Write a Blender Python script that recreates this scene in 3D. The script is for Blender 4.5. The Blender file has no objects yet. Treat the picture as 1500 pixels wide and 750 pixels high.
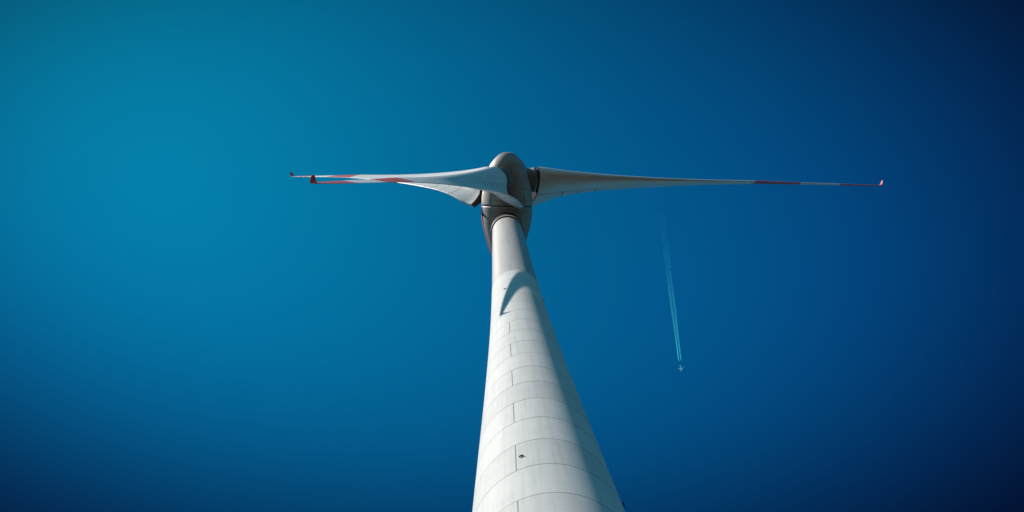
import bpy, bmesh, math, random
from mathutils import Vector, Matrix
random.seed(4)
R = math.radians
S = 1.25                                   # metres per unit of the turbine and camera fit to image pixels
scene = bpy.context.scene
COL = scene.collection

# ------------------------------------------------------------------ helpers
def link(o, parent=None, mat=None):
    COL.objects.link(o)
    if parent: o.parent = parent
    if mat: o.data.materials.append(mat)
    return o

def mesh_obj(name, verts, faces, mat, parent=None, smooth=True, flat_faces=()):
    me = bpy.data.meshes.new(name)
    me.from_pydata([tuple(v) for v in verts], [], faces)
    bm = bmesh.new(); bm.from_mesh(me)
    bmesh.ops.recalc_face_normals(bm, faces=bm.faces)
    bm.to_mesh(me); bm.free()
    for p in me.polygons:
        p.use_smooth = smooth and len(p.vertices) <= 4
    return link(bpy.data.objects.new(name, me), parent, mat)

def empty(name, loc=(0, 0, 0)):
    o = bpy.data.objects.new(name, None); o.location = loc
    o.empty_display_size = 2
    return link(o)

def loft(rings, cap0=True, cap1=True, closed=True):
    """rings: list of equal-length point lists -> verts, faces"""
    n = len(rings[0]); v = [p for r in rings for p in r]; f = []
    for i in range(len(rings) - 1):
        for j in range(n if closed else n - 1):
            k = (j + 1) % n
            f.append((i*n + j, i*n + k, (i+1)*n + k, (i+1)*n + j))
    for on, ring in ((cap0, rings[0]), (cap1, rings[-1])):      # caps keep their own vertices: crisp edges
        if on:
            f.append(tuple(range(len(v), len(v)+n))); v = v + list(ring)
    return v, f

def interp(x, xs, ys):
    """smooth monotone-ish (Catmull-Rom/Hermite) interpolation"""
    n = len(xs)
    if x <= xs[0]: return ys[0]
    if x >= xs[-1]: return ys[-1]
    for i in range(n - 1):
        if x <= xs[i+1]: break
    h = xs[i+1] - xs[i]; d = (ys[i+1] - ys[i]) / h
    def slope(k):
        if k == 0: return (ys[1]-ys[0])/(xs[1]-xs[0])
        if k == n-1: return (ys[-1]-ys[-2])/(xs[-1]-xs[-2])
        a = (ys[k]-ys[k-1])/(xs[k]-xs[k-1]); b = (ys[k+1]-ys[k])/(xs[k+1]-xs[k])
        return 0 if a*b <= 0 else 2*a*b/(a+b)
    m0, m1 = slope(i), slope(i+1); t = (x - xs[i]) / h
    return ((2*t**3-3*t**2+1)*ys[i] + (t**3-2*t**2+t)*h*m0 + (-2*t**3+3*t**2)*ys[i+1] + (t**3-t**2)*h*m1)

def seq(a, b, n): return [a + (b-a)*i/n for i in range(n+1)]

def revolve(name, prof, mat, parent, n=96, a0=0, a1=2*math.pi, axis_z=True):
    """prof: list of (radius, z)"""
    rings = []
    for (r, z) in prof:
        rings.append([(r*math.cos(2*math.pi*j/n), r*math.sin(2*math.pi*j/n), z) for j in range(n)])
    v, f = loft(rings, prof[0][0] > 1e-3, prof[-1][0] > 1e-3)
    return mesh_obj(name, v, f, mat, parent)

# ------------------------------------------------------------------ node helper
class NT:
    def __init__(self, tree): self.t = tree
    def n(self, typ, **kw):
        nd = self.t.nodes.new(typ)
        for k, v in kw.items(): setattr(nd, k, v)
        return nd
    def l(self, a, b): self.t.links.new(a, b)
    def m(self, op, a, b=None, c=None, clamp=False):
        nd = self.n('ShaderNodeMath', operation=op, use_clamp=clamp)
        for i, x in enumerate((a, b, c)):
            if x is None: continue
            if isinstance(x, (int, float)): nd.inputs[i].default_value = x
            else: self.l(x, nd.inputs[i])
        return nd.outputs[0]
    def ss(self, x, lo, hi, o0=0., o1=1.):
        nd = self.n('ShaderNodeMapRange', interpolation_type='SMOOTHSTEP')
        self.l(x, nd.inputs['Value'])
        for k, v in (('From Min', lo), ('From Max', hi), ('To Min', o0), ('To Max', o1)):
            nd.inputs[k].default_value = v
        return nd.outputs[0]
    def mix(self, f, a, b, blend='MIX'):
        nd = self.n('ShaderNodeMix', data_type='RGBA', blend_type=blend)
        for s, x in ((nd.inputs[0], f), (nd.inputs[6], a), (nd.inputs[7], b)):
            if isinstance(x, (int, float)): s.default_value = x
            elif isinstance(x, tuple): s.default_value = (*x, 1)
            else: self.l(x, s)
        return nd.outputs[2]
    def noise(self, vec, scale, detail=4, rough=.55):
        nd = self.n('ShaderNodeTexNoise')
        nd.inputs['Scale'].default_value = scale; nd.inputs['Detail'].default_value = detail
        nd.inputs['Roughness'].default_value = rough
        if vec is not None: self.l(vec, nd.inputs['Vector'])
        return nd.outputs[0]
    def vscale(self, vec, s):
        nd = self.n('ShaderNodeMapping'); self.l(vec, nd.inputs['Vector']); nd.inputs['Scale'].default_value = s
        return nd.outputs[0]

def new_mat(name, rough=.5, col=(.5, .5, .5), spec=.5):
    m = bpy.data.materials.new(name); m.use_nodes = True
    k = NT(m.node_tree); b = m.node_tree.nodes['Principled BSDF']
    b.inputs['Roughness'].default_value = rough
    b.inputs['Base Color'].default_value = (*col, 1)
    b.inputs['Specular IOR Level'].default_value = spec
    tc = k.n('ShaderNodeTexCoord')
    return m, k, b, tc.outputs['Object']

def sep(k, v):
    s = k.n('ShaderNodeSeparateXYZ'); k.l(v, s.inputs[0]); return s.outputs

# ------------------------------------------------------------------ materials
RING0, RINGH = 35.15*S, 2.885*S

# precast concrete shells, painted off-white: joints, half-shell seams, tone per ring, rain streaks
M_conc, k, b, oc = new_mat('painted_concrete', .65, spec=.15)
x, y, z = sep(k, oc)
t = k.m('DIVIDE', k.m('SUBTRACT', z, RING0), RINGH)
fr = k.m('FRACT', t); ring = k.m('FLOOR', t)
dj = k.m('MULTIPLY', k.m('MINIMUM', fr, k.m('SUBTRACT', 1., fr)), RINGH)          # metres to the joint
par = k.m('MODULO', k.m('ADD', ring, 100.), 2.)                                    # odd / even ring
ang = k.m('ARCTAN2', x, k.m('MULTIPLY', y, -1.))                                   # from camera-facing side
# seam at -25.6 deg (and 180 further) on the even rings only
sa = k.m('SINE', k.m('ADD', ang, R(25.6)))
rad = k.m('SQRT', k.m('ADD', k.m('MULTIPLY', x, x), k.m('MULTIPLY', y, y)))
ds = k.m('ABSOLUTE', k.m('MULTIPLY', sa, rad))
seam = k.m('MULTIPLY', k.ss(ds, .012, .034, 1, 0), k.m('GREATER_THAN', par, .5))
seam = k.m('MULTIPLY', seam, k.m('LESS_THAN', z, 65*S))
jn = k.noise(k.vscale(oc, (.35, .35, .6)), 1., 3)
jw = k.ss(jn, .3, .62, .45, 1.)
joint = k.m('MULTIPLY', k.ss(dj, .02, .06, 1, 0), jw)
joint = k.m('MULTIPLY', joint, k.ss(z, 62*S, 76*S, 1, .35))
lines = k.m('MAXIMUM', joint, seam)
wn = k.n('ShaderNodeTexWhiteNoise', noise_dimensions='1D'); k.l(ring, wn.inputs['W'])
tone = k.m('MULTIPLY_ADD', wn.outputs['Value'], .085, .945)
streak = k.noise(k.vscale(oc, (3.2, 3.2, .06)), 1.4, 5, .6)
st = k.ss(streak, .42, .75, 1., .89)
blot = k.ss(k.noise(oc, .9, 6, .6), .3, .75, 1.02, .95)
fine = k.ss(k.noise(oc, 9, 3, .6), .2, .8, 1.015, .985)
sm = k.m('MULTIPLY', k.m('MULTIPLY', tone, st), k.m('MULTIPLY', blot, fine))
# dirt running down just under each joint
under = k.ss(fr, .80, 1., 0., 1.)
run = k.m('MULTIPLY', k.m('MULTIPLY', under, k.ss(k.noise(k.vscale(oc, (6, 6, .15)), 1.5, 3), .5, .72)), .09)
sm = k.m('SUBTRACT', sm, run)
c = k.mix(1., (.80, .78, .755), sm, 'MULTIPLY')
c = k.mix(lines, c, (.22, .215, .205))
k.l(c, b.inputs['Base Color'])
b.inputs['Diffuse Roughness'].default_value = .32
bp = k.n('ShaderNodeBump'); bp.inputs['Strength'].default_value = .25; bp.inputs['Distance'].default_value = .02
k.l(k.m('SUBTRACT', 1., lines), bp.inputs['Height']); k.l(bp.outputs[0], b.inputs['Normal'])

# grey painted steel of the upper tower
M_steel, k, b, oc = new_mat('grey_painted_steel', .42)
x, y, z = sep(k, oc)
fr = k.m('FRACT', k.m('DIVIDE', z, 2.9*S))
w = k.ss(k.m('MINIMUM', fr, k.m('SUBTRACT', 1., fr)), .006, .02, 1, 0)
st = k.ss(k.noise(k.vscale(oc, (3, 3, .08)), 1.5, 4), .4, .75, 1., .88)
bl = k.ss(k.noise(oc, .7, 5), .3, .7, 1.03, .94)
c = k.mix(1., (.49, .465, .445), k.m('MULTIPLY', st, bl), 'MULTIPLY')
c = k.mix(k.m('MULTIPLY', w, .25), c, (.25, .24, .23))
k.l(c, b.inputs['Base Color'])

# nacelle / spinner cladding: aluminium panels with joints (local z runs along the rotor axis)
def cladding(name, base, slots):
    m, k, b, oc = new_mat(name, .5, spec=.4)
    x, y, z = sep(k, oc)
    H = 1.16*S
    t = k.m('DIVIDE', k.m('ADD', z, 12.53*S), H); fr = k.m('FRACT', t); row = k.m('FLOOR', t)
    d1 = k.m('MULTIPLY', k.m('MINIMUM', fr, k.m('SUBTRACT', 1., fr)), H)
    ang = k.m('ARCTAN2', x, k.m('MULTIPLY', y, -1.))
    par = k.m('MULTIPLY', k.m('MODULO', row, 2.), .5)
    ta = k.m('ADD', k.m('DIVIDE', k.m('ADD', ang, R(180)), R(20)), par)
    fa = k.m('FRACT', ta); col = k.m('FLOOR', ta)
    rad = k.m('SQRT', k.m('ADD', k.m('MULTIPLY', x, x), k.m('MULTIPLY', y, y)))
    d2 = k.m('MULTIPLY', k.m('MULTIPLY', k.m('MINIMUM', fa, k.m('SUBTRACT', 1., fa)), R(20)), rad)
    ln = k.m('MAXIMUM', k.ss(d1, .012, .04, 1, 0), k.m('MULTIPLY', k.ss(d2, .012, .04, 1, 0), k.ss(z, 1.2*S, 2.2*S, .8, .1)))
    wn = k.n('ShaderNodeTexWhiteNoise', noise_dimensions='2D')
    cv = k.n('ShaderNodeCombineXYZ'); k.l(row, cv.inputs[0]); k.l(col, cv.inputs[1]); k.l(cv.outputs[0], wn.inputs['Vector'])
    tone = k.m('MULTIPLY_ADD', wn.outputs['Value'], .13, .93)
    dirt = k.ss(k.noise(oc, 1.1, 6, .65), .35, .75, 1.03, .84)
    c = k.mix(1., base, k.m('MULTIPLY', tone, dirt), 'MULTIPLY')
    c = k.mix(k.m('MULTIPLY', ln, .58), c, (.06, .055, .055))
    if slots:                                   # cooling slits in front of the generator ring
        sa = k.m('MULTIPLY', k.m('PINGPONG', k.m('ADD', ang, R(180+20)), R(20)), rad)
        sl = k.m('MULTIPLY', k.ss(sa, .035, .06, 1, 0),
                 k.m('MULTIPLY', k.m('GREATER_THAN', z, -2.45*S), k.m('LESS_THAN', z, -1.45*S)))
        c = k.mix(sl, c, (.02, .02, .022))
    k.l(c, b.inputs['Base Color'])
    bp = k.n('ShaderNodeBump'); bp.inputs['Strength'].default_value = .3; bp.inputs['Distance'].default_value = .02
    k.l(k.m('SUBTRACT', 1., ln), bp.inputs['Height']); k.l(bp.outputs[0], b.inputs['Normal'])
    return m
M_nac = cladding('nacelle_cladding', (.345, .295, .272), False)
M_spin = cladding('spinner_cladding', (.37, .32, .30), True)

# blade paint: off-white gel coat with two red aviation bands (local z = span)
def blade_paint(name, base, bands=True):
    m, k, b, oc = new_mat(name, .38, spec=.5)
    x, y, z = sep(k, oc)
    st = k.ss(k.noise(k.vscale(oc, (2, 2, .25)), 1.2, 5), .35, .75, 1.02, .88)
    c = k.mix(1., base, st, 'MULTIPLY')
    if bands:
        f1 = k.m('MULTIPLY', k.m('GREATER_THAN', z, 26.4*S), k.m('LESS_THAN', z, 31.5*S))
        f = k.m('MAXIMUM', f1, k.m('GREATER_THAN', z, 36.1*S))
        red = k.mix(1., (.66, .125, .11), st, 'MULTIPLY')
        c = k.mix(f, c, red)
    k.l(c, b.inputs['Base Color'])
    return m
M_blade = blade_paint('blade_gel_coat', (.82, .815, .80))
M_panel = blade_paint('blade_panel_paint', (.80, .795, .78), False)
M_red, k, b, oc = new_mat('red_warning_paint', .4, (.62, .085, .08))
st = k.ss(k.noise(oc, 2., 4), .3, .7, 1.05, .85)
k.l(k.mix(1., (.62, .085, .08), st, 'MULTIPLY'), b.inputs['Base Color'])
M_dark, k, b, oc = new_mat('dark_rubber_seal', .95, (.03, .03, .032), spec=.05)
k.l(k.mix(k.noise(oc, 3., 3), (.022, .022, .024), (.045, .043, .043)), b.inputs['Base Color'])
M_root_shade, k, b, oc = new_mat('brown_root_shade', .95, (.06, .05, .046), spec=.05)  # dark brown standing in for shade in the blade-root gap
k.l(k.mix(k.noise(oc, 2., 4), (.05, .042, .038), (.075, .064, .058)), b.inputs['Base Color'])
M_collar, k, b, oc = new_mat('collar_grey_metal', .5, (.2, .18, .175))
k.l(k.mix(k.noise(oc, 2., 4), (.17, .15, .145), (.25, .225, .215)), b.inputs['Base Color'])

# ------------------------------------------------------------------ turbine geometry
TILT = R(4.7158); OVER = 4.68155; HUBZ = 118.400; DELTA = 10.1676
ax = Vector((0, -math.cos(TILT), math.sin(TILT)))
sd = Vector((1, 0, 0))
up = sd.cross(ax); up = up if up.z > 0 else -up
hub = (Vector((0, 0, HUBZ)) + ax*OVER) * S

turbine = empty('wind_turbine')
turbine['label'] = 'tall white wind turbine with egg-shaped grey nacelle and red-banded blades'
turbine['category'] = 'wind turbine'

# tower: precast concrete shaft, then the slim steel top
ZJ = 81.8                                     # concrete / steel joint
tz = [0, 12, 24, 35, 40.9, 44.1, 47.3, 53.2, 56.7, 63.7, 70.6, 78.3, 84.3, 91.4, 100, 110, 116.6]
tr = [4.46, 3.77, 3.17, 2.735, 2.56, 2.47, 2.38, 2.215, 2.125, 1.96, 1.825, 1.72, 1.66, 1.61, 1.56, 1.50, 1.46]
prof = []
N = 90
for i in range(N + 1):
    zz = ZJ * i / N
    prof.append((interp(zz, tz, tr)*S, zz*S))
tower = revolve('concrete_tower', prof, M_conc, turbine, 128)
steel = revolve('steel_tower_top', [((interp(q, tz, tr) - .004)*S, q*S) for q in seq(ZJ - .01, 116.6, 40)], M_steel, turbine, 128)

# obstruction lights bracketed on the concrete: twin dark heads on a stub arm
def obstruction_light(zz, phi):
    r0 = interp(zz, tz, tr)*S
    bm = bmesh.new()
    def box(cx, cy, cz, sx, sy, sz):
        bmesh.ops.create_cube(bm, size=1, matrix=Matrix.Translation((cx, cy, cz)) @ Matrix.Diagonal((sx, sy, sz, 1)))
    def cyl(cx, cy, cz, r, h, rot):
        bmesh.ops.create_cone(bm, cap_ends=True, segments=16, radius1=r, radius2=r*.8, depth=h,
                              matrix=Matrix.Translation((cx, cy, cz)) @ rot)
    box(0, -.03, .1, .07, .06, .14)                       # wall plate
    box(0, -.12, .12, .06, .2, .05)                      # arm
    box(0, -.20, .09, .24, .05, .05)                     # cross bar
    for s in (-1, 1):
        cyl(s*.125, -.20, -.06, .10, .26, Matrix.Rotation(R(-14*s), 4, 'Y'))
    o_me = bpy.data.meshes.new('obstruction_light'); bm.to_mesh(o_me); bm.free()
    o = link(bpy.data.objects.new('obstruction_light', o_me), tower, M_dark)
    o.location = (math.sin(phi)*r0, -math.cos(phi)*r0, zz*S)
    o.rotation_euler = (0, 0, phi); o.scale = (.44, .3, .46)
    return o
for zz, ph in ((39.3, -21), (39.0, 70), (75.1, -30), (75.0, 62)):
    obstruction_light(zz, R(ph))

# nacelle + spinner: one egg split at the generator ring.  a = metres upwind of the rotor plane
pa = [-9.25, -9.1, -8.6, -7.7, -6.45, -5.4, -4.45, -3.4, -2.6, -1.5, 0, .8, 1.33, 1.74, 2.2, 2.5, 2.66, 2.75]
pr = [0.0, .42, .92, 1.43, 1.90, 2.20, 2.43, 2.55, 2.57, 2.51, 2.28, 2.04, 1.82, 1.57, 1.17, .82, .52, 0.0]
axis_m = Matrix((sd, up, ax)).transposed().to_4x4(); axis_m.translation = hub
def egg(a):
    # ends rounded: interpolate the squared radius
    return math.sqrt(max(0, interp(a, pa, [q*q for q in pr])))
nprof = [(egg(a)*S, a*S) for a in seq(-9.25, -8.9, 8)[:-1] + seq(-8.9, -2.68, 40)]
nprof[0] = (0.0, -9.25*S)
nprof += [(2.46*S, -2.68*S)]
nacelle = revolve('nacelle', nprof, M_nac, turbine, 128); nacelle.matrix_world = axis_m
sprof = [(2.46*S, -2.6*S)] + [(egg(a)*S, a*S) for a in seq(-2.6, 2.4, 40)[:-1] + seq(2.4, 2.75, 12)]
sprof[-1] = (0.0, 2.75*S)
spinner = revolve('spinner', sprof, M_spin, turbine, 128); spinner.matrix_world = axis_m
gap = revolve('generator_gap', [(2.44*S, -2.69*S), (2.47*S, -2.67*S), (2.47*S, -2.61*S), (2.44*S, -2.59*S)], M_dark, nacelle, 128)

# red warning stripe along the nacelle's left flank, a thin shell just proud of the cladding
rings = []
for a in seq(-8.6, -2.72, 30):
    e0 = egg(a) - .02; e1 = egg(a) + .025
    lo, hi = R(-16), R(24)
    ring = []
    for q in seq(0, 1, 8): ring.append((-(e1)*math.cos(lo+(hi-lo)*q)*S, e1*math.sin(lo+(hi-lo)*q)*S, a*S))
    for q in seq(1, 0, 8): ring.append((-(e0)*math.cos(lo+(hi-lo)*q)*S, e0*math.sin(lo+(hi-lo)*q)*S, a*S))
    rings.append(ring)
v, f = loft(rings); mesh_obj('warning_stripe', v, f, M_red, nacelle)
# small dark marker box on the stripe
a = -3.55
bm = bmesh.new(); bmesh.ops.create_cube(bm, size=1, matrix=Matrix.Translation((-(egg(a)+.05)*S*math.cos(R(22)), -(egg(a)+.05)*S*math.sin(R(22)), a*S)) @ Matrix.Diagonal((.24, .3, .3, 1)))
bmesh.ops.bevel(bm, geom=bm.edges[:], offset=.03, segments=2, affect='EDGES')
me = bpy.data.meshes.new('marker_box'); bm.to_mesh(me); bm.free(); link(bpy.data.objects.new('marker_box', me), nacelle, M_dark)
# yaw ring where the tower enters the nacelle
zc = 114.5
yaw = revolve('yaw_ring', [(1.3*S, zc*S-1.0), (1.53*S, zc*S-1.0), (1.60*S, zc*S-.95), (1.60*S, zc*S+2.0), (1.3*S, zc*S+.9)], M_dark, turbine, 96)
lip = revolve('lip', [(1.60*S, zc*S-.99), (1.625*S, zc*S-.99), (1.635*S, zc*S-.96), (1.635*S, zc*S-.6), (1.60*S, zc*S-.6)], M_steel, yaw, 96)

# ------------------------------------------------------------------ blade (local x = direction of rotation, -y = upwind, z = span)
sr = [2.5, 3.1, 4.0, 5.0, 7.5, 9.6, 11.8, 15, 21, 26.5, 30, 35, 38.5, 40.2, 40.8]
sch = [5.05, 5.0, 4.85, 4.55, 4.0, 3.6, 3.2, 2.75, 2.25, 2.0, 1.85, 1.6, 1.3, .9, .66]
sbe = [55, 53.5, 48.5, 43.5, 34.5, 30, 26.5, 21.2, 12.5, 8.5, 6, 4.5, 3, 2, 1.5]
stt = [.41, .41, .40, .38, .33, .29, .26, .225, .165, .13, .11, .10, .10, .11, .12]
sof = [0, 0, 0, 0, 0, 0, 0, 0, .02, .05, .0, -.08, -.135, -.16, -.165]
def thick(x, tc):
    return 5*tc*(.2969*math.sqrt(x) - .1260*x - .3516*x*x + .2843*x**3 - .1015*x**4) 
def camber(x): return .10*x*(1-x)
X0 = .285
hr, hw, te, bd = [2.5, 5, 8, 13, 18], [.97, .95, .8, .4, 0], [.048, .03, .014, .006, .004], [.09, .085, .07, .03, 0]
def station(r):
    return (interp(r, sr, sch), R(interp(r, sr, sbe)), interp(r, sr, stt), interp(r, sr, sof))
def apoint(r, x, side, grow=1.0):
    """point of the section at span r, chord fraction x, side +1 suction (downwind) / -1 pressure"""
    ch, be, tc, of = station(r)
    q = (x - X0) * ch
    hollow = 1.0
    if side > 0:                     # pressure side: hollowed behind the thick nose of the root
        u = min(1, max(0, (x-.33)/.36)); hollow = 1 - interp(r, hr, hw)*u*u*(3-2*u)
    h = (side*(thick(x, tc)*hollow + interp(r, hr, te)*x**3)*grow - camber(x)*.5 + interp(r, hr, bd)*max(0, (x-.55)/.45)**2) * ch
    # chord runs from leading edge (rotation direction, upwind) to trailing edge (back, downwind)
    c = -q*math.cos(be) - h*math.sin(be)
    a = -q*math.sin(be) + h*math.cos(be)
    return c, a + of
def section(r, x0, x1, n=22, grow=1.0, rfun=None):
    pts = []
    def xs(i): 
        u = i/n
        if x0 <= 1e-6: u = 1-math.cos(u*math.pi/2)     # dense at the leading edge
        return x0 + (x1-x0)*u
    for i in range(n, -1, -1):
        x = xs(i); rr = r if rfun is None else rfun(r, x)
        c, a = apoint(rr, x, 1, grow); pts.append((c*S, -a*S, rr*S))
    for i in range(1 if x0 <= 1e-6 else 0, n+1):
        x = xs(i); rr = r if rfun is None else rfun(r, x)
        c, a = apoint(rr, x, -1, grow); pts.append((c*S, -a*S, rr*S))
    return pts

XS = .50                      # where the bolted-on trailing-edge panels start
RP = 11.2                     # span where they end
def inner(r, x):              # the root edge sweeps inwards towards the trailing edge
    w = max(0, (x-XS)/(1-XS)); fade = max(0, 1-(r-3.1)/2.6)
    return r - .62*w**1.2*fade + .42*w**1.5*math.sin(math.pi*min(1, max(0, (r-3.1)/(RP-3.1))))

def build_blade():
    spans = [3.1, 3.3, 3.6, 4, 4.5, 5, 5.6, 6.3, 7, 7.8, 8.6, 9.6, 10.6, RP]
    rings = [section(r, 0, XS) for r in spans]
    v1, f1 = loft(rings)
    spans2 = [RP, 11.8, 13, 15, 17, 19, 21, 23, 25, 26.5, 28, 30, 32, 34, 36, 37.5, 38.5, 39.5, 40.2, 40.6, 40.8]
    rings = [section(r, 0, 1) for r in spans2]
    v2, f2 = loft(rings)
    off = len(v1)
    v = v1 + v2; f = f1 + [tuple(i+off for i in q) for q in f2]
    return v, f

def winglet_mesh():
    # the tip turns upwind: path in the (span, upwind) plane
    path = [(40.75, -.165, .66), (40.9, -.16, .62), (41.03, -.12, .57), (41.12, -.03, .50), (41.18, .09, .43), (41.24, .22, .34), (41.29, .33, .25), (41.315, .385, .16), (41.32, .40, .06)]
    rings = []
    for i, (r, a, ch) in enumerate(path):
        p0 = path[max(0, i-1)]; p1 = path[min(len(path)-1, i+1)]
        tr_, ta = p1[0]-p0[0], p1[1]-p0[1]; L = math.hypot(tr_, ta); tr_, ta = tr_/L, ta/L
        nr, na = -ta, tr_                                   # normal in that plane
        back = .28*(ch) ; ring = []
        n = 10; tt = .145
        sweep = -.30*max(0, i-2)/6
        for s, order in ((1, range(n, -1, -1)), (-1, range(1, n+1))):
            for j in order:
                x = 1-math.cos(j/n*math.pi/2)
                h = s*(thick(x, tt) + .006*x)*ch
                ring.append(((-(x*ch-back)+sweep)*S, -(a+na*h)*S, (r+nr*h)*S))
        rings.append(ring)
    return loft(rings)

bv, bf = build_blade()
wv, wf = winglet_mesh()
def make_blade(theta):
    t = R(theta)
    rad = (math.sin(t)*sd + math.cos(t)*up)
    rot = (math.cos(t)*sd - math.sin(t)*up)
    mw = Matrix((rot, -ax, rad)).transposed().to_4x4(); mw.translation = hub
    bl = mesh_obj('blade', bv, bf, M_blade, turbine); bl.matrix_world = mw
    mesh_obj('winglet', wv, wf, M_red, bl)
    edges = [3.1, 5.85, 7.55, 9.4, RP]
    for i in range(4):
        rings = [section(r, XS+.006, 1.0, 12, 1.0, inner) for r in seq(edges[i] + .02, edges[i+1] - .02, 10)]
        v, f = loft(rings); mesh_obj('trailing_edge_panel', v, f, M_panel, bl)
        e = edges[i+1]
        if i < 3:
            rings = [section(r, XS+.02, .997, 12, 1.02, inner) for r in (e-.028, e+.028)]
            v, f = loft(rings); mesh_obj('panel_seal', v, f, M_dark, bl)
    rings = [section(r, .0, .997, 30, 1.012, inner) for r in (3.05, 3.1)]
    v, f = loft(rings); mesh_obj('root_shade_plate', v, f, M_root_shade, bl)  # dark plate over the root end, painting the gap's shade
    # round root collar between hub and blade, with a flange
    n = 64
    prof = [(1.17, 1.2), (1.17, 2.55), (1.23, 2.57), (1.23, 2.82), (1.0, 2.86), (.98, 3.2)]
    cl = revolve('root_collar', [(q*S, zz*S) for q, zz in prof], M_collar, bl, n)
    return bl
ANG0 = 90 - DELTA
for kk in (0, 120, 240):
    make_blade(ANG0 + kk)

# ------------------------------------------------------------------ camera
EL, AZ, ROLL, F = R(81.04952), R(9.03370), R(-8.24994), 1708.946
fwd = Vector((math.sin(AZ)*math.cos(EL), math.cos(AZ)*math.cos(EL), math.sin(EL)))
rgt = Vector((math.cos(AZ), -math.sin(AZ), 0)); upv = rgt.cross(fwd)
rr = math.cos(ROLL)*rgt + math.sin(ROLL)*upv; uu = -math.sin(ROLL)*rgt + math.cos(ROLL)*upv
CAM = Vector((-2.29412, -15.09138, 1.7)) * S
cam = bpy.data.cameras.new('camera'); camo = bpy.data.objects.new('camera', cam); COL.objects.link(camo)
mw = Matrix((rr, uu, -fwd)).transposed().to_4x4(); mw.translation = CAM
camo.matrix_world = mw
cam.sensor_width = 36; cam.lens = F/1500*36; cam.clip_end = 100000; cam.clip_start = .1
scene.camera = camo
def ray(px, py):
    d = (px-750)/F*rr - (py-375)/F*uu + fwd
    return d.normalized()
def at_height(px, py, h):
    d = ray(px, py); return CAM + d*((h-CAM.z)/d.z)

# ------------------------------------------------------------------ airliner and its trail, cruising at 10 km
ALT = 10000.
P = at_height(997.4, 540.3, ALT); Q = at_height(968.5, 312, ALT)
head = (P - Q); TRAIL = head.length; head.normalize()
M_air, k, b, oc = new_mat('airliner_haze_tint', .3, (.2, .7, .82))  # pale blue of the hazy air in between, put into the airliner's colour
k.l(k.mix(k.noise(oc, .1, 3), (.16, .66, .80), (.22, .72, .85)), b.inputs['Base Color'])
plane = empty('airplane', P)
plane.rotation_euler = (0, 0, math.atan2(head.y, head.x))
plane['label'] = 'tiny pale airliner flying high ahead of its contrail'; plane['category'] = 'airplane'
fp = [(-30, .3, 1.6), (-26, 1.2, .9), (-20, 2.2, .3), (-12, 2.8, 0), (15, 2.8, 0), (22, 2.6, -.1), (26, 1.9, -.3), (28.3, 1.0, -.6), (29.2, .15, -.7)]
rings = [[(x0, r0*math.cos(2*math.pi*j/24), z0 + r0*math.sin(2*math.pi*j/24)) for j in range(24)] for x0, r0, z0 in fp]
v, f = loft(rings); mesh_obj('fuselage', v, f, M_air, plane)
def wing(name, s, stations, tt=.12):
    rings = []
    for (yy, xle, ch, zz) in stations:
        ring = []
        n = 8
        for side, order in ((1, range(n, -1, -1)), (-1, range(1, n+1))):
            for j in order:
                q = 1-math.cos(j/n*math.pi/2)
                ring.append((xle - q*ch, s*yy, zz + side*thick(q, tt)*ch))
        rings.append(ring)
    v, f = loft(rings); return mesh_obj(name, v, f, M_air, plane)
for s in (-1, 1):
    wing('wing', s, [(1, 9, 12.5, -1.4), (9, 3.6, 7.6, -.7), (29, -10, 2.2, 1.2), (30, -11.2, 1.1, 1.9)])
    wing('tailplane', s, [(.5, -21, 6, .9), (9.5, -27, 2.4, 1.6)])
    rings = [[(x0, s*9.4 + r0*math.cos(2*math.pi*j/20), -2.6 + r0*math.sin(2*math.pi*j/20)) for j in range(20)]
             for x0, r0 in ((7.6, 1.35), (7.2, 1.65), (4, 1.6), (1.5, 1.1), (.6, .6))]
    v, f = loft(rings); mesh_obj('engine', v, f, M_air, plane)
rings = []
for (zz, xle, ch) in ((1.5, -18.5, 8), (11, -27, 3.4)):
    ring = []
    for side, order in ((1, range(8, -1, -1)), (-1, range(1, 9))):
        for j in order:
            q = 1-math.cos(j/8*math.pi/2); ring.append((xle-q*ch, side*thick(q, .1)*ch, zz))
    rings.append(ring)
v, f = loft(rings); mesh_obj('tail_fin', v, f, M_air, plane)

# contrail: two ice-crystal trails that widen, merge and thin out behind the aircraft
M_trail = bpy.data.materials.new('contrail_ice'); M_trail.use_nodes = True
k = NT(M_trail.node_tree); M_trail.node_tree.nodes.remove(M_trail.node_tree.nodes['Principled BSDF'])
pv = k.n('ShaderNodeVolumePrincipled'); out = M_trail.node_tree.nodes['Material Output']
k.l(pv.outputs[0], out.inputs['Volume'])
tc = k.n('ShaderNodeTexCoord'); oc = tc.outputs['Object']
x, y, z = sep(k, oc)
d = k.m('MULTIPLY', x, -1.)                                       # metres behind the aircraft
puff = k.ss(k.noise(k.vscale(oc, (.006, .045, .045)), 1., 4, .6), .3, .66, .55, 1.)
dens = k.m('ADD', k.m('MULTIPLY', k.m('POWER', 2.718, k.m('DIVIDE', d, -110.)), .12),
             k.m('MULTIPLY', k.m('POWER', 2.718, k.m('DIVIDE', d, -420.)), .013))
dens = k.m('ADD', dens, k.m('MULTIPLY', k.m('POWER', k.ss(d, 200, TRAIL, 1., 0.), 1.8), .0075))
dens = k.m('MULTIPLY', k.m('MULTIPLY', dens, puff), k.ss(d, 60, 110, 0., 1.))
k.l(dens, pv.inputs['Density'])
pv.inputs['Color'].default_value = (.10, .86, .93, 1); pv.inputs['Anisotropy'].default_value = .25  # teal of the air in between is put into the trail's colour
verts, faces = [], []
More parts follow.
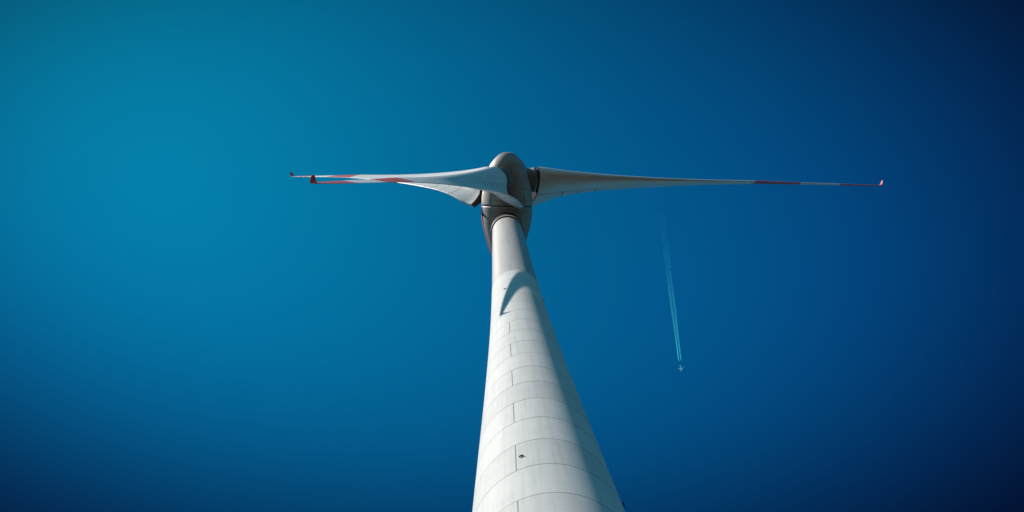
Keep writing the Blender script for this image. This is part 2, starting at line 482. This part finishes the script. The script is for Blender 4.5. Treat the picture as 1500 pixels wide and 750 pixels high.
for s in (-1, 1):
    rings = []
    for i in range(41):
        q = i/40; dd = 50 + (TRAIL-50)*q
        rad = 3.6 + 11*min(1, dd/900)**.8
        yy = s*(9.4 + 4*min(1, dd/900)) + 1.5*math.sin(dd*.011+s)*min(1, dd/500)
        rad = min(rad, abs(yy)-.6)
        rings.append([(-dd, yy + rad*math.cos(2*math.pi*j/14), -3 + 1.25*rad*math.sin(2*math.pi*j/14)) for j in range(14)])
    v, f = loft(rings); o = len(verts)
    verts += v; faces += [tuple(i+o for i in q) for q in f]
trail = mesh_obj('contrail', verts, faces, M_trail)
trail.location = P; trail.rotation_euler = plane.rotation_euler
trail['kind'] = 'stuff'; trail['label'] = 'thin double white contrail fading out behind the airliner'; trail['category'] = 'contrail'

# ------------------------------------------------------------------ ground (out of frame below the camera: meadow with a gravel pad)
M_ground, k, b, oc = new_mat('meadow_ground', .9, spec=.2)
x, y, z = sep(k, oc)
n1 = k.noise(oc, .02, 6, .6); n2 = k.noise(oc, 1.5, 5, .65)
g = k.mix(k.ss(n1, .35, .65), (.028, .018, .013), (.018, .014, .009))
g = k.mix(k.ss(n2, .3, .7, 0, .5), g, (.033, .025, .018))
rad = k.m('ADD', k.m('SQRT', k.m('ADD', k.m('MULTIPLY', x, x), k.m('MULTIPLY', y, y))), k.m('MULTIPLY', k.m('SUBTRACT', n2, .5), 4.))
g = k.mix(k.ss(rad, 26, 29, 1, 0), g, k.mix(n2, (.045, .040, .036), (.07, .062, .055)))
g = k.mix(k.ss(rad, 2200, 3600), g, k.mix(k.ss(n1, .3, .7), (.34, .38, .36), (.44, .45, .40)))   # pale far ring added to bounce light up onto the airliner
k.l(g, b.inputs['Base Color'])
n = 96; rings = []
for q in (0.01, 8, 30, 100, 400, 2000, 9000, 30000):
    rings.append([(q*math.cos(2*math.pi*j/n), q*math.sin(2*math.pi*j/n), 0) for j in range(n)])
v, f = loft(rings, True, False)
ground = mesh_obj('ground', v, f, M_ground); ground['kind'] = 'structure'
for p in ground.data.polygons:
    if p.normal.z < 0: p.flip()

# ------------------------------------------------------------------ light
SUN_AZ, SUN_EL = R(63.5), R(42.2)               # azimuth from -Y towards -X
sdir = Vector((-math.sin(SUN_AZ)*math.cos(SUN_EL), -math.cos(SUN_AZ)*math.cos(SUN_EL), math.sin(SUN_EL)))
sun = bpy.data.lights.new('sun', 'SUN'); sun.energy = 5.0; sun.angle = R(.53); sun.color = (1, .93, .85)
so = bpy.data.objects.new('sun', sun); COL.objects.link(so)
so.rotation_euler = sdir.to_track_quat('Z', 'Y').to_euler()
so.location = (0, 0, 300)

SKY_G = (-0.1365, -1.431, -0.2866, -0.2579, -3.517, -7.3015, -28.7986, -0.4744, 11.8607)
SKY_B = (0.0387, -0.431, -0.508, 0.9371, -1.9744, -4.8123, -26.1729, -1.9779, 8.6081)
world = bpy.data.worlds.new('World'); scene.world = world; world.use_nodes = True
k = NT(world.node_tree); bg = world.node_tree.nodes['Background']
sky = k.n('ShaderNodeTexSky', sky_type='NISHITA'); sky.sun_disc = False
sky.sun_elevation = SUN_EL; sky.sun_rotation = math.atan2(sdir.x, sdir.y)
sky.air_density = 1.0; sky.dust_density = .3; sky.ozone_density = 3.0
# deep blue tinted by direction: brighter and greener sunwards, frame-corner vignette painted in
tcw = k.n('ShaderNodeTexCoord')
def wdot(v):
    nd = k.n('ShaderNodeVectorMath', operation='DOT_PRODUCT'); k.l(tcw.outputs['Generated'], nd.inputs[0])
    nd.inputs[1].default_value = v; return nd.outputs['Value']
# camera right, up and view directions, written as fixed world axes
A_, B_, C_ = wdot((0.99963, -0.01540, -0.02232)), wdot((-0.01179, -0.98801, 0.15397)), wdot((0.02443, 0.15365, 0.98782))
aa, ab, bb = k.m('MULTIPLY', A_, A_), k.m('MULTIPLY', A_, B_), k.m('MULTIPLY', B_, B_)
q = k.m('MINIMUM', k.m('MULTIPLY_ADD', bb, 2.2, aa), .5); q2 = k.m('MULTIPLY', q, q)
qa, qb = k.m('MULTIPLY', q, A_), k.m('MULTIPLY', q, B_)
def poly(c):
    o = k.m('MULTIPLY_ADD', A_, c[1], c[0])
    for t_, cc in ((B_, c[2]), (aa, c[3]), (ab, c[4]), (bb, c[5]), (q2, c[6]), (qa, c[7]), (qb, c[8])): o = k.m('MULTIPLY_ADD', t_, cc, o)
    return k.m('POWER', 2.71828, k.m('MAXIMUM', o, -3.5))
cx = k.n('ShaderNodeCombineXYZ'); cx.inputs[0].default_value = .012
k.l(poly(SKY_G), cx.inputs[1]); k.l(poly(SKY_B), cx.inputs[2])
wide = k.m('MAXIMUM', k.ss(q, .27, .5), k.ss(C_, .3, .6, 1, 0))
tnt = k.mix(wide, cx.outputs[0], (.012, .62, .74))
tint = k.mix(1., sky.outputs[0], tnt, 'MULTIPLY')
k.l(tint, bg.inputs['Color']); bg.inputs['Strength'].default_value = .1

scene.view_settings.view_transform = 'Standard'; scene.view_settings.look = 'None'
scene.view_settings.exposure = .25; scene.view_settings.gamma = 1
scene.view_settings.use_curve_mapping = False
scene.cycles.volume_bounces = 2
bpy.context.view_layer.update()
